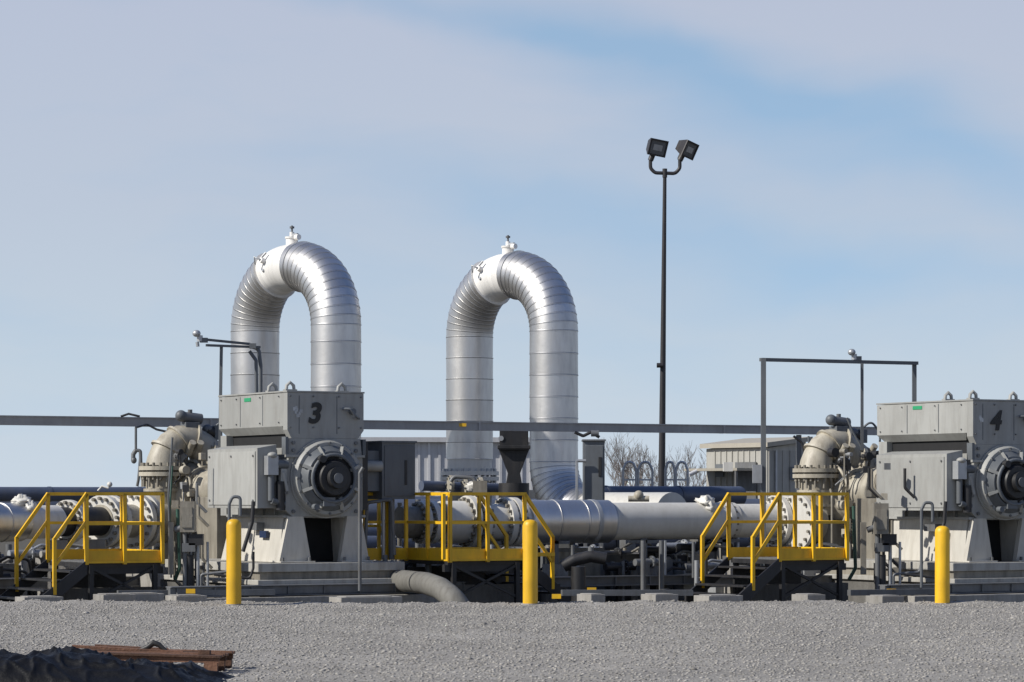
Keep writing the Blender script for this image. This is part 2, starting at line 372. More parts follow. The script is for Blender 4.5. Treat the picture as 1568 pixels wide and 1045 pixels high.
# ---------------- pumps ----------------
def pump(f,y0,dz=0,seed=3):
    b=B('pipeline_pump',f.M@Matrix.Translation((.67,y0,dz)))
    c='cream_paint'
    b.ell((.1,0,1.5),(.62,.62,.62),c,28,16)
    b.cyl((-.55,0,1.1),(-.95,0,1.08),.38,c,n=32)
    b.flange((-.95,0,1.08),(1,0,0),.5,.08,'white_paint',16,'cream_dark',.03,.05)
    b.cyl((-.55,0,1.2),(-.55,0,2.0),.30,c,n=28)
    for z in (1.90,2.00): b.flange((-.55,0,z),(0,0,1),.42,.07,c,18,'cream_dark',.028,.06)
    for k in range(14):
        a=2*math.pi*k/14; b.cyl((-.55+.36*math.cos(a),.36*math.sin(a),1.68),(-.55+.36*math.cos(a),.36*math.sin(a),1.88),.024,'cream_dark',n=6)
    for z in (1.35,1.6): b.cyl((-.55,0,z),(-.55,0,z+.05),.34,c,n=28)
    b.sweep([(-.55,0,2.03),(-.54,0,2.14),(-.50,0,2.26),(-.40,0,2.40),(-.24,0,2.50),(-.05,0,2.50),(.12,0,2.40),(.3,0,2.2)],[.31,.29,.27,.26,.25,.25,.27,.33],c,28)
    for k,(x,z,tx,tz,r_) in enumerate(((-.47,2.32,-.5,.9,.31),(-.26,2.49,.8,.6,.29),(.0,2.49,1,-.3,.30))):
        ax=Vector((abs(tx),0,tz)).normalized(); p=Vector((x,0,z)); b.cyl(p-ax*.02,p+ax*.02,r_,c,n=26)
    b.flange((.20,0,2.08),(1,0,-.4),.46,.08,c,16,'cream_dark',.03,.05); b.flange((.33,0,2.02),(1,0,-.4),.46,.08,c,16,'cream_dark',.03,.05)
    b.ell((.55,0,2.0),(.24,.36,.36),c); b.cyl((.62,0,2.0),(.86,0,1.95),.2,c); b.flange((.84,0,1.95),(1,0,-.1),.3,.06,c,12,'cream_dark')
    b.box(-.18,-.10,-.05,.05,2.0,2.5,'cream_dark')
    for x in (-.15,.0,.5): b.cyl((x,-.35,2.45),(x,-.15,2.25),.06,c,n=14)
    for x in (-.30,-.02,.24,.5): b.sweep([(x+.0,.64*math.sin(t),1.5+.64*math.cos(t)) for t in np.linspace(0,2*math.pi,29)],.03,c,8,False)
    b.flange((.1,-.5,1.55),(0,1,0),.5,.1,c,16,'cream_dark',.03,.05)
    b.sweep([(.1,-.55,1.6),(.1,-.9,1.7),(.1,-1.0,1.8),(.05,-1.3,1.8)],[.42,.34,.26,.26],c,24)
    b.cyl((0,-1.2,1.8),(0,-y0+2.6,1.8),.2,'cream_dark',n=20)
    b.cyl((0,-1.5,1.8),(0,-1.75,1.8),.34,c,n=24)
    b.box(-.35,.35,-1.8,-.9,.3,1.5,'cream_dark')
    b.box(-.55,.7,-.5,.5,.3,1.1,'cream_dark'); b.box(-1.1,1.3,-1.9,.9,-.5,.35,'concrete')
    b.cyl((-.05,0,2.4),(-.05,0,2.6),.12,'steel_grey'); b.box(-.18,.08,-.12,.12,2.58,2.8,'grey_paint_dark')
    b.cyl((-.24,0,2.90),(.16,0,2.86),.09,'steel_grey',n=18); b.ell((-.22,0,2.91),(.10,.10,.10),'grey_paint_dark'); b.cyl((-.05,0,2.8),(-.05,0,3.02),.04,'steel_grey')
    b.cyl((.25,0,2.66),(.45,0,2.62),.10,'black_steel'); b.box(.38,.52,-.1,.1,2.5,2.75,'grey_paint_dark'); b.ell((.28,0,2.68),(.1,.1,.09),'steel_grey')
    b.tube([(.45,0,2.75),(.6,-.1,2.9),(.8,-.1,2.7),(.8,-.1,1.5)],.02,'grey_paint_dark',.1)
    r=random.Random(seed)
    for k in range(48):
        x=r.uniform(-.55,.95); z=r.uniform(.6,2.35); y=-r.uniform(.55,.9)
        m=r.choice(['cream_dark','steel_grey','cream_paint','cream_paint','black_steel','galvanized'])
        if r.random()<.5: b.cyl((x,y,z),(x,y+.15,z),r.uniform(.03,.09),m,n=12)
        else: b.box(x-.05,x+.05,y,y+.1,z-.06,z+.06,m)
        if r.random()<.5: b.cyl((x-.1,y+.05,z),(x+.12,y+.05,z),.03,m,n=8)
        if r.random()<.7: b.tube([(x,y+.05,z),(x,y+.05,z-r.uniform(.2,.5)),(x+r.uniform(-.3,.3),y+.1,z-.55)],.015,m,.05,6)
    for x in (-.75,-.35,.25,.75): b.tube([(x,-.75,.4),(x,-.75,r.uniform(1.2,2.0)),(x+.15,-.5,r.uniform(1.6,2.1))],.022,r.choice(['galvanized','green_paint','cream_dark']),.08,8)
    b.finish(.006)
pump(f3,5.2); pump(f4,4.55,-.02,8)

# ---------------- main pipelines ----------------
def mainline(name,pa,pb,segs,zc):
    b=B(name); A=Vector((*pa,zc)); D=Vector((*pb,zc))-A; e=D.normalized(); L=D.length
    for t0,t1,k,r in segs:
        p=A+e*(t0*L); q=A+e*(t1*L)
        if k=='alu':
            n=max(2,int((q-p).length/.42)); st=[(p.lerp(q,i/n),e,'aluminium_cladding',.010) for i in range(n+1)]; clad_sections(b,st,r)
        elif k=='flange':
            b.flange(p,e,r,.10,'white_paint',18,'cream_dark',.03,.06)
        else: b.cyl(p,q,r,k,n=36)
    return b,A,e,L
def xy(px,d): return (X(px,d),d)
a0=Vector(xy(705,48.6)); a1=Vector(xy(1262,52.2)); ed=(a1-a0).normalized(); L0=(a1-a0).length; ext=1.15; a0e=a0-ed*ext; T=lambda t:(t*L0+ext)/(L0+ext)
b,A,e,L=mainline('main_pipeline',tuple(a0e),tuple(a1),[(0,T(.02),'cream_dark',.27),(T(-.10),0,'flange',.36),(T(-.075),0,'flange',.36),(T(-.05),T(.01),'white_paint',.36),
   (T(.0),T(.20),'white_paint',.31),(T(.165),T(.385),'alu',.375),(T(.385),T(.735),'white_paint',.325),(T(.386),T(.392),'galvanized',.34),
   (T(.71),0,'flange',.35),(T(.735),T(.93),'white_paint',.30),(T(.86),0,'flange',.46),(T(.885),0,'flange',.46),(T(.93),1,'cream_paint',.34),(T(.95),0,'flange',.5),(T(.02),0,'flange',.45),(T(.045),0,'flange',.45),(T(.115),0,'flange',.42),(T(.135),0,'flange',.42)],1.08)
def at(A,e,px,zo):
    k=(px-CX)/F; t=(k*A.y-A.x)/(e.x-k*e.y); return A+e*t+Vector((0,0,zo))
for px,w in ((782,.05),(905,.04)):
    p=at(A,e,px,0); b.cyl(p-e*w,p+e*w,.385,'galvanized',n=36)
p=at(A,e,735,0); b.cyl(p,p+Vector((0,0,.62)),.07,'cream_paint'); b.box(p.x-.12,p.x+.12,p.y-.12,p.y+.12,1.55,1.78,'cream_dark')
p=at(A,e,1080,.30)
b.ell(p+Vector((0,-.05,.02)),(.15,.2,.13),'white_paint',lump=.8); b.ell(p+Vector((.08,-.2,-.08)),(.10,.12,.12),'white_paint',lump=.8)
for px in (745,850,985,1110):
    p=at(A,e,px,0)
    b.box(p.x-.22,p.x+.22,p.y-.25,p.y+.25,-.5,.35,'concrete'); b.box(p.x-.06,p.x+.06,p.y-.2,p.y+.2,.35,.78,'steel_grey')
    b.box(p.x-.25,p.x+.25,p.y-.2,p.y+.2,.70,.755,'steel_grey')
b.finish()
b,A,e,L=mainline('main_pipeline',xy(-160,44.0),xy(262,49.4),[(0,.42,'alu',.31),(.42,.55,'white_paint',.27),(.55,.72,'black_steel',.24),(.60,0,'flange',.36),(.72,1,'cream_paint',.28),(.73,0,'flange',.44),(.76,0,'flange',.44),(.85,0,'flange',.48),(.88,0,'flange',.48)],1.10)
p=at(A,e,34,.1); b.ell(p+Vector((0,-.05,.24)),(.15,.16,.10),'white_paint',lump=.6); b.ell(p+Vector((.15,-.1,.12)),(.10,.12,.13),'white_paint',lump=.6)
for px in (-20,90,150):
    p=at(A,e,px,0); b.box(p.x-.15,p.x+.15,p.y-.2,p.y+.2,-.5,.8,'concrete')
b.finish()

# ---------------- yellow platforms ----------------
def platform(px,d,pxr,dep,stair=-1,extra=None):
    f=Fr(px,d); b=B('yellow_access_platform',f.M); Y='yellow_paint'
    zf=.52; zr=1.555; L=f.lx(pxr,0); w=.052
    def post(x,y,z0=zf,z1=zr): b.bar((x,y,z0),(x,y,z1),w,Y)
    def rail(p,q,ww=w): b.bar(p,q,ww,Y)
    b.box(0,L,0,dep,zf-.09,zf-.02,'black_steel')
    for k in range(int(L/.12)): b.box(k*.12+.02,k*.12+.05,.02,dep-.02,zf-.02,zf,'steel_grey')
    b.box(-.02,L+.02,-.05,-.03,zf-.03,zf+.16,Y); b.box(-.02,L+.02,dep+.03,dep+.05,zf-.03,zf+.16,Y)
    b.box(-.02,L+.02,-.09,-.05,zf-.03,zf,Y)
    for y in (-.07,dep+.07):
        for x in (0,L*.5,L): post(x,y,zf-.05)
        rail((-.02,y,zr),(L+.02,y,zr)); rail((0,y,(zf+zr)/2+.06),(L,y,(zf+zr)/2+.06),.045)
    xe=L if stair<0 else 0
    rail((xe,-.07,zr),(xe,dep+.07,zr)); rail((xe,0,(zf+zr)/2+.06),(xe,dep,(zf+zr)/2+.06),.045); post(xe,dep/2)
    b.box(xe-.01,xe+.01,0,dep,zf-.03,zf+.16,Y)
    xs=0 if stair<0 else L; sx=stair; run=.85
    for y in (-.07,dep+.07):
        rail((xs,y,zr),(xs+sx*.52,y,.86)); rail((xs,y,zr-.42),(xs+sx*.52,y,.45),.045)
        post(xs+sx*.52,y,.02,.88)
        b.prism([(xs,y-.02,zf+.02),(xs,y-.02,zf-.2),(xs+sx*(run-.15),y-.02,-.22),(xs+sx*run,y-.02,-.22),(xs+sx*run,y-.02,-.08)],(0,.04,0),'black_steel')
    for k in range(4):
        x=xs+sx*(k+.6)*run/4; z=zf-.14*(k+1)
        b.box(x-.13,x+.13,-.04,dep+.04,z-.03,z,'black_steel')
    for x in (.1,L-.1):
        for y in (.0,dep): b.bar((x,y,-.5),(x,y,zf-.06),.07,'black_steel')
    b.bar((.1,0,-.1),(L-.1,0,.42),.04,'black_steel'); b.bar((.1,0,.42),(L-.1,0,-.1),.04,'black_steel')
    b.box(-.05,L+.05,.02,.1,zf-.2,zf-.09,'black_steel'); b.box(-.3,L+.3,.3,.5,-.5,.1,'concrete_dark')
    b.box(.0,L,dep-.1,dep-.05,-.5,zf-.15,'black_steel')
    if extra: extra(b,f,L,dep,post,rail,zf,zr)
    b.finish()
platform(130,44,246,1.5,-1)
def ex(b,f,L,dep,post,rail,zf,zr):
    for x in (-.35,-.75): post(x,dep+.07)
    rail((-.75,dep+.07,zr),(0,dep+.07,zr)); rail((-.75,dep+.07,1.1),(0,dep+.07,1.1),.045)
    b.box(-.75,0,dep+.03,dep+.05,zf-.03,zf+.16,'yellow_paint')
    rail((-.12,-.07,zr),(-.12,-.07,zf))
    rail((L+.52,-.07,.86),(L+.52,-.07,.45)); rail((L,-.07,zf+.06),(L+.55,-.07,zf+.06),.06)
platform(686,45.5,800,1.35,1,ex)
platform(1190,46,1293,1.3,-1)
b=B('yellow_handrail',f3.M)
for x in (1.75,2.3,2.75): b.bar((x,2.2,.4),(x,2.2,1.45),.05,'yellow_paint')
b.bar((1.4,2.2,1.02),(2.75,2.2,1.02),.045,'yellow_paint'); b.bar((1.4,2.2,1.45),(2.75,2.2,1.45),.05,'yellow_paint'); b.box(1.3,2.75,2.18,2.2,.45,.62,'yellow_paint')
b.bar((2.75,2.2,1.02),(3.1,2.2,.5),.045,'yellow_paint')
b.finish()

# ---------------- bollards ----------------
for px,d,hh in ((358,40.2,1.2),(812,40.4,1.19),(1443,40.6,1.10)):
    b=B('yellow_bollard'); x=X(px,d); r=.105
    pr=[(-.2,r),(hh-.09,r),(hh-.05,r*.94),(hh-.02,r*.75),(hh-.003,r*.4),(hh,.01)]
    b.sweep([(x,d,z) for z,_ in pr],[q for _,q in pr],'yellow_paint',28,True,[(0,0,1)]*len(pr))
    b.cyl((x,d,-.1),(x,d,.012),.15,'concrete',.13,24)
    b.finish()

# ---------------- floodlight pole ----------------
b=B('floodlight_pole'); d=72; x0=X(1012,d); x1=X(1018,d); zt=Z(266,d); P='pole_bronze'
b.sweep([(x0,d,-.4),(x1,d,zt)],[.10,.045],P,16)
b.cyl((x0,d,-.4),(x0,d,.3),.3,'concrete')
zb=Z(560,d); b.cyl((X(1009,d)-.06,d-.1,zb),(X(1009,d)+.1,d-.1,zb),.06,P,n=10)
L_=[(X(996,d),d,Z(240,d)),(X(996,d),d,Z(258,d)),(X(1003,d),d,Z(265,d)),(X(1034,d),d,Z(266,d)),(X(1041,d),d,Z(258,d)),(X(1041,d),d,Z(240,d))]
b.tube(L_,.045,P,.15); b.cyl((x1,d,zt-.1),(x1,d,zt+.12),.06,P)
def head(cx,cy,yaw,tilt,roll):
    M0=b.M.copy()
    b.M=Matrix.Translation((X(cx,d),d,Z(cy,d)))@Matrix.Rotation(roll,4,'Y')@Matrix.Rotation(yaw,4,'Z')@Matrix.Rotation(tilt,4,'X')
    w,h,t=.25,.21,.16
    vs=[(-w,-t,-h),(w,-t,-h),(w,-t,h),(-w,-t,h),(-w*.6,t,-h*.55),(w*.6,t,-h*.55),(w*.6,t,h*.55),(-w*.6,t,h*.55)]
    b.add(vs,[(0,1,5,4),(1,2,6,5),(2,3,7,6),(3,0,4,7),(4,5,6,7)],P)
    fr=.04
    for a in ((-w,w,-h,-h+fr),(-w,w,h-fr,h),(-w,-w+fr,-h+fr,h-fr),(w-fr,w,-h+fr,h-fr)): b.box(a[0],a[1],-t-.03,-t,a[2],a[3],P)
    b.add([(-w+fr,-t-.005,-h+fr),(w-fr,-t-.005,-h+fr),(w-fr,-t-.005,h-fr),(-w+fr,-t-.005,h-fr)],[(0,1,2,3)],'glass_lens')
    b.box(-w*.5,w*.5,-t-.012,-t-.006,-h*.35,h*.35,'galvanized'); b.cyl((-.04,-.0,-h-.1),(-.04,0,-h+.08),.05,P)
    b.M=M0
head(1003,225,math.radians(25),math.radians(12),math.radians(8)); head(1049,227,math.radians(50),math.radians(10),math.radians(16))
b.cyl((X(996,d),d,Z(246,d)),(X(1000,d),d,Z(236,d)),.07,P); b.cyl((X(1041,d),d,Z(246,d)),(X(1046,d),d,Z(236,d)),.07,P)
b.finish()

# ---------------- pipe gantries with small lamps ----------------
def lamp(b,p,s=1):
    p=Vector(p); b.cyl(p,p+Vector((0,0,.10)),.05,'galvanized'); b.ell(p+Vector((-.05,-.05,.13)),(.07,.07,.06),'galvanized'); b.box(p.x+.0,p.x+.13,p.y-.03,p.y+.06,p.z-.02,p.z+.06,'grey_paint_dark')
b=B('lighting_gantry'); d=50; m='grey_paint_dark'
b.bar(W(1169,549,d),Vector((X(1169,d),d,-.4)),.085,m); b.bar(W(1165,551,d),W(1404,556.5,d+2),.085,m,.06); b.bar(W(1400,556,d+2),W(1400,700,d+2),.075,m)
b.bar(W(1320,556,d+1.2),W(1320,690,d+1.2),.05,m); lamp(b,W(1308,551,d+1.2)); b.tube([W(1322,690,d+1.2),W(1305,660,d+1.2),W(1297,640,d+1.2)],.02,m,.05)
b.box(X(1159,d)-.08,X(1159,d)+.08,d-.12,d+.0,Z(740,d),Z(712,d),'galvanized')
b.finish()
b=B('lighting_gantry'); d=48.5
b.bar(W(312,520,d),W(382,527,d+.6),.05,m,.04); b.bar(W(316,529,d),W(398,532,d+.6),.05,m,.04)
b.bar(W(339,531,d+.2),W(336,720,d+.2),.05,m); b.tube([W(382,530,d+.6),W(396,534,d+.6),W(399,560,d+.6),W(399,700,d+.6)],.035,m,.1)
b.tube([W(382,538,d+.5),W(392,552,d+.5),W(393,610,d+.5)],.03,m,.05); lamp(b,W(306,523,d)); b.cyl(W(302,524,d),W(303,531,d),.03,'galvanized'); b.box(X(383,d)-.05,X(383,d)+.06,d+.4,d+.5,Z(532,d),Z(524,d),m)
b.finish()

# ---------------- valve stand, cabinet ----------------
b=B('valve_actuator_stand'); d=56
cx=X(787,d)
b.box(cx-.28,cx+.28,d-.3,d+.3,Z(690,d),Z(660,d),'black_steel'); b.box(cx-.32,cx+.32,d-.33,d+.33,Z(688,d),Z(688,d)+.07,'black_steel')
b.prism([(cx-.30,d-.2,Z(688,d)),(cx-.12,d-.2,Z(725,d)),(cx-.2,d-.2,Z(760,d)),(cx+.2,d-.2,Z(760,d)),(cx+.12,d-.2,Z(725,d)),(cx+.30,d-.2,Z(688,d))],(0,.4,0),'black_steel')
b.cyl((cx,d,.0),(cx,d,Z(740,d)),.3,'black_steel')
b.cyl((cx-.25,d-.32,Z(672,d)),(cx-.25,d-.25,Z(672,d)),.05,'galvanized')
b.box(cx-.5,cx+.5,d-.5,d+.5,-.5,.2,'concrete'); b.finish(.01)
b=B('control_cabinet'); d=54
x0=X(893,d);x1=X(926,d)
b.box(x0,x1,d,d+.5,Z(770,d),Z(676,d),'grey_paint_dark'); b.box(x0+.03,x1-.03,d-.015,d,Z(766,d),Z(682,d),'grey_paint_dark'); b.box(x0-.02,x1+.02,d-.04,d+.53,Z(676,d),Z(673,d),'steel_grey')
b.bar((x0+.05,d+.25,-.4),(x0+.05,d+.25,1.4),.07,'steel_grey'); b.bar((x1-.05,d+.25,-.4),(x1-.05,d+.25,1.4),.07,'steel_grey')
b.bar((x0-.12,d-.1,-.4),(x0-.12,d-.1,Z(706,d)),.05,'galvanized'); b.tube([(x0-.13,d-.1,Z(706,d)),(x0+.05,d-.1,Z(706,d))],.03,'galvanized')
b.tube([W(880,662,d),W(893,668,d),W(905,662,d),W(918,670,d)],.03,'black_steel',.05); b.cyl(W(905,664,d),W(917,664,d),.06,'steel_grey')
b.box(x1-.12,x1-.06,d-.03,d-.015,Z(730,d),Z(700,d),'black_steel')
b.finish(.008)

# ---------------- conduits, valves and small pipework ----------------
b=B('small_bore_pipework')
g='galvanized'
def vp(px,y0,y1,d,r=.025,m=g): b.cyl(W(px,y0,d),W(px,y1,d),r,m,n=10)
vp(208,655,690,50,.022,'steel_grey'); b.tube([W(208,690,50),W(204,696,50),W(204,706,50)],.04,'steel_grey'); b.tube([W(208,690,50),W(215,690,50),W(216,720,50)],.03,'steel_grey',.05)
b.ell(W(205,705,50),(.05,.05,.06),'steel_grey'); b.tube([W(215,700,50),W(212,735,50),W(210,745,50)],.025,'steel_grey')
b.tube([W(262,885,46),W(258,760,46),W(262,700,46),W(264,670,46)],.018,'grey_paint_dark',.1)
b.tube([W(268,888,45.5),W(275,870,45.5),W(272,780,45.5)],.03,'green_paint',.1)
b.tube([W(1300,888,47.5),W(1310,870,47.5),W(1307,775,47.5)],.03,'green_paint',.1)
for ox,d in ((0,44.6),(1060,47)):
    px=288+ox; y=3 if ox else 0
    b.cyl(W(px-9,790+y,d),W(px+9,790+y,d),.17,'cream_dark',n=20); b.box(X(px-11,d),X(px+11,d),d-.15,d+.15,Z(815+y,d),Z(768+y,d),'cream_dark')
    b.box(X(px-8,d),X(px+8,d),d-.17,d-.15,Z(808+y,d),Z(777+y,d),'cream_dark')
    vp(px-4,815,905,d,.045,'steel_grey'); vp(px+15,830,905,d,.03); vp(px+3,850,900,d,.06,'black_steel'); vp(px+30,830,908,d,.022)
    b.box(X(px-8,d),X(px+12,d),d-.1,d+.1,Z(845,d),Z(832,d),'steel_grey'); b.box(X(px+2,d),X(px+24,d),d-.1,d+.05,Z(835,d),Z(818,d),'black_steel')
    b.cyl(W(px-20,812,d),W(px-8,808,d),.05,'steel_grey'); b.box(X(px-30,d),X(px-22,d),d-.05,d+.05,Z(880,d),Z(800,d),'cream_dark')
    b.tube([W(px+20,905,d),W(px+20,880,d),W(px+60,876,d),W(px+64,860,d)],.025,'steel_grey',.05)
    for k in range(16):
        qx=px-22+random.random()*62; qy=700+random.random()*190
        if random.random()<.5: b.box(X(qx,d+1)-.05,X(qx,d+1)+.05,d+1,d+1.1,Z(qy,d)-.05,Z(qy,d)+.06,random.choice(['steel_grey','cream_dark','black_steel','cream_paint']))
        else: b.tube([W(qx,qy,d+1),W(qx,qy+30,d+1),W(qx+15,qy+45,d+1)],.025,random.choice(['steel_grey','cream_dark','black_steel']),.08,8)
    e=d-1.6
    b.tube([W(px+63,900,e),W(px+63,772+y*3,e),W(px+68,761+y*3,e),W(px+80,761+y*3,e),W(px+80,790+y*3,e)],.024,'grey_paint_dark',.06)
    b.tube([W(px+84,845,d-.6),W(px+98,800,d-.6),W(px+100,768,d-.6)],.03,'black_steel',.1)
    b.tube([W(px+40,880,d-.5),W(px+95,886,d-.5),W(px+100,870,d-.5),W(px+100,845,d-.5)],.02,'black_steel',.08)
b.tube([W(551,905,44.2),W(551,725,44.2),W(556,716,44.2)],.028,'steel_grey',.05)
b.tube([W(558,870,46),W(562,770,46),W(600,765,46),W(604,850,46)],.028,'steel_grey',.06)
for px,y0,y1,d,r,m in ((985,828,915,49,.045,'steel_grey'),(1013,828,910,49.2,.045,'steel_grey'),(1018,828,905,50,.03,'galvanized'),(938,860,905,50,.04,'steel_grey'),
    (877,835,915,47,.03,'steel_grey'),(1062,830,885,50,.03,'steel_grey'),(640,765,850,50,.05,'steel_grey'),(612,770,860,50,.04,'cream_dark'),(590,850,870,46,.04,'steel_grey'),(656,840,880,46.5,.05,'steel_grey')):
    vp(px,y0,y1,d,r,m)
b.cyl((X(886,46),46,-.3),(X(886,46),46,Z(868,46)),.115,'black_steel',n=20)
b.tube([W(862,868,47),W(880,858,47),W(905,852,47),W(928,856,47)],.10,'black_steel',.1,14); b.cyl(W(905,846,47),W(905,838,47),.05,'steel_grey')
b.cyl((X(1018,46.5),46.5,-.2),(X(1018,46.5),46.5,Z(915,46.5)),.17,'black_steel'); b.cyl((X(1018,46.5),46.5,0),(X(1018,46.5),46.5,Z(902,46.5)),.08,'black_steel')
b.box(X(855,50),X(878,50),50,50.6,Z(905,50),Z(830,50),'steel_grey')
for px,py,d in ((852,913,44),(292,905,43),(1365,905,45.5),(906,903,45)): b.box(X(px-7,d),X(px+7,d),d-.02,d+.02,Z(py+4,d),Z(py-3,d),'yellow_paint')
for px,y,d in ((690,742,56),(712,748,56),(735,745,56)): b.flange(W(px,y,d),(1,.3,0),.18,.06,'cream_paint',8,'steel_grey',.02,.03)
b.ell(W(725,746,55),(.14,.12,.10),'white_paint',lump=.8); b.cyl(W(645,744,56),W(762,748,57),.10,'blue_pipe',n=16); b.tube([W(690,738,55),W(695,730,55),W(725,732,55),W(730,742,55)],.04,'steel_grey',.1)
b.ell(W(978,759,57),(.10,.10,.10),'cream_paint'); b.cyl(W(962,764,57),W(994,764,57),.06,'cream_paint'); b.box(X(1108,60),X(1122,60),60,60.2,Z(722,60),Z(708,60),'white_paint')
b.tube([W(208,655,50),W(225,650,50.5),W(240,658,50.5),W(258,662,50.5),W(272,655,50.5)],.02,'black_steel',.08)
b.tube([W(185,638,50.5),W(197,634,50.5),W(214,638,50.5)],.02,'black_steel'); b.tube([W(1215,668,57),W(1228,678,57),W(1233,700,57),W(1245,712,57)],.025,'black_steel',.1)
b.tube([W(1238,668,56),W(1240,700,56),W(1262,700,56),W(1264,672,56)],.02,'grey_paint_dark',.05)
b.ell(W(168,742,52),(.05,.05,.05),'white_paint'); b.tube([W(150,752,52),W(156,745,52),W(166,748,52)],.02,'white_paint')
b.finish()

# ---------------- skids and low equipment in the middle ground ----------------
def clutter(b,r,n,x0,x1,y0,y1,hm=.55):
    for k in range(n):
        x=r.uniform(x0,x1); y=r.uniform(y0,y1); h=r.uniform(.12,hm); w=r.uniform(.04,.2)
        m=r.choice(['steel_grey','cream_dark','black_steel','concrete_dark','black_steel','steel_grey','concrete','galvanized'])
        q=r.random()
        if q<.4: b.box(x-w,x+w,y-w,y+w,-.45,h,m)
        elif q<.7: b.cyl((x,y,-.45),(x,y,h+.15),w*.3+.015,m,n=10)
        else:
            b.cyl((x-w*2,y,h),(x+w*2.5,y+.05,h),w*.35+.02,m,n=12); b.box(x-.04,x+.04,y-.04,y+.04,-.45,h,m); b.flange((x+w,y+.02,h),(1,0,0),w*.5+.05,.03,m,8,'steel_grey',.01,.02,16)
        if r.random()<.4: b.tube([(x,y,h),(x+.3,y,h+.15),(x+.7,y,h+.1),(x+.8,y,-.2)],.025,m,.1,8)
b=B('equipment_skid',Fr(650,47.5).M)
b.box(.0,6.2,0,.15,.0,.14,'steel_grey'); b.box(0,6.2,-.05,.2,.13,.15,'steel_grey'); b.box(0,6.2,-.05,.2,-.02,0,'steel_grey')
for x in np.arange(.2,6.2,.7): b.box(x,x+.02,-.04,0,0,.13,'steel_grey')
b.box(2.9,4.0,.8,2.4,-.4,.62,'steel_grey'); b.box(4.1,5.4,1.0,2.4,-.4,.5,'concrete_dark'); b.box(3.0,3.9,.78,.8,.0,.55,'cream_dark')
b.box(-.4,6.6,2.5,3.0,-.5,.32,'concrete_dark'); b.box(5.4,6.4,1.5,2.5,-.4,.42,'concrete_dark')
clutter(b,random.Random(11),90,-.2,6.4,.3,2.5,.6)
for k in range(14):
    x=.1+(k%7)*.2; z=.02+.2*(k//7)
    b.cyl((x,-.5,z),(x,-.35,z),.07,'black_steel',n=14); b.cyl((x,-.52,z),(x,-.5,z),.018,'galvanized',n=8)
b.box(-.1,1.6,-.35,-.2,-.4,.38,'black_steel')
b.finish()
for (px0,d0,x1) in ((-60,47.5,5.4),(1080,48.5,6.0)):
    b=B('equipment_skid',Fr(px0,d0).M)
    b.box(.0,x1,0,.15,.0,.14,'steel_grey'); b.box(0,x1,-.05,.2,.13,.15,'steel_grey'); b.box(0,x1,-.05,.2,-.02,0,'steel_grey')
    b.box(-.4,x1,2.2,2.8,-.5,.34,'concrete_dark')
    clutter(b,random.Random(int(d0*7)),70,-.2,x1,.3,2.2)
    b.finish()
b=B('piping_manifold',Fr(860,56).M)
b.box(-4,6,3,3.4,-.5,.7,'concrete_dark'); clutter(b,random.Random(5),80,-4,6,0,2.8,1.0)
for y,z in ((1.0,.6),(1.8,.8)): b.cyl((-4,y,z),(6,y,z),.16,'blue_pipe',n=20)
b.finish()
b=B('steel_edge_beam')
d=43.3
b.bar(W(180,909,d),W(420,907,d+.9),.1,'steel_grey',.09); b.bar(W(860,908,d+1),W(1060,908,d+1.5),.1,'steel_grey',.09); b.bar(W(1300,908,d+1.7),W(1440,906,d+2.4),.1,'steel_grey',.09)
b.finish()
b=B('buried_duct_elbow'); d=43.3
pp=[(X(596,d),d+2.6,.18),(X(650,d),d+.9,.18),(X(674,d),d+.3,.12),(X(694,d),d,-.02),(X(706,d),d-.05,-.18),(X(712,d),d-.05,-.4)]
b.sweep(fillet(pp,.3),.17,'duct_cover',24)
b.finish()
for px,d,w,h in ((175,41.6,.25,.10),(285,41.4,.24,.09),(905,41.6,.12,.10),(1238,41.8,.16,.09),(1355,41.8,.2,.07),(215,42.5,.3,.08),(60,42,.3,.05),(560,42,.5,.05),(1100,42,.3,.07),(1010,42.2,.2,.08)):
    b=B('concrete_footing',Fr(px,d).M); b.box(-w,w,-.2,.2,-.4,h,'concrete'); b.box(-w*.8,w*.7,-.16,.15,h,h+.012,'concrete'); b.finish(.02)

# ---------------- far blue pipes ----------------
def farpipe(name,px0,px1,d,y,r,m='blue_pipe'):
    b=B(name); p=W(px0,y,d); q=Vector((X(px1,d)+0,d+3,p.z)); e=(q-p).normalized()
    b.cyl(p,q,r,m,n=24); L=(q-p).length
    for t in np.arange(.5,L,2.2):
        c=p+e*t; b.cyl(c-e*.04,c+e*.04,r*1.06,m,n=24)
    for t in np.arange(1.,L,4.): c=p+e*t; b.box(c.x-.15,c.x+.15,c.y-.3,c.y+.3,-.5,c.z-r*.98,'concrete')
    b.finish()
farpipe('blue_pipeline',-100,330,66,757,.17); farpipe('blue_pipeline',900,1150,62,760,.22); farpipe('blue_pipeline',-100,700,74,778,.3); farpipe('blue_pipeline',560,1500,74,782,.3)

b=B('crossover_stairs_handrail')
d=66
for px,w in ((964,20),(988,22),(1026,14),(1044,18)):
    b.tube([W(px-w/2,775,d),W(px-w/2,720,d),W(px-w/4,708,d),W(px+w/4,708,d),W(px+w/2,720,d),W(px+w/2,775,d)],.03,'galvanized',.15)
    b.bar(W(px-w/2,735,d),W(px+w/2,735,d),.04,'galvanized')
b.bar(W(950,750,d),W(1056,750,d),.06,'galvanized',.1)
for px in (954,1000,1052): b.bar(W(px,750,d),Vector((X(px,d),d,-.4)),.06,'galvanized')
b.finish()

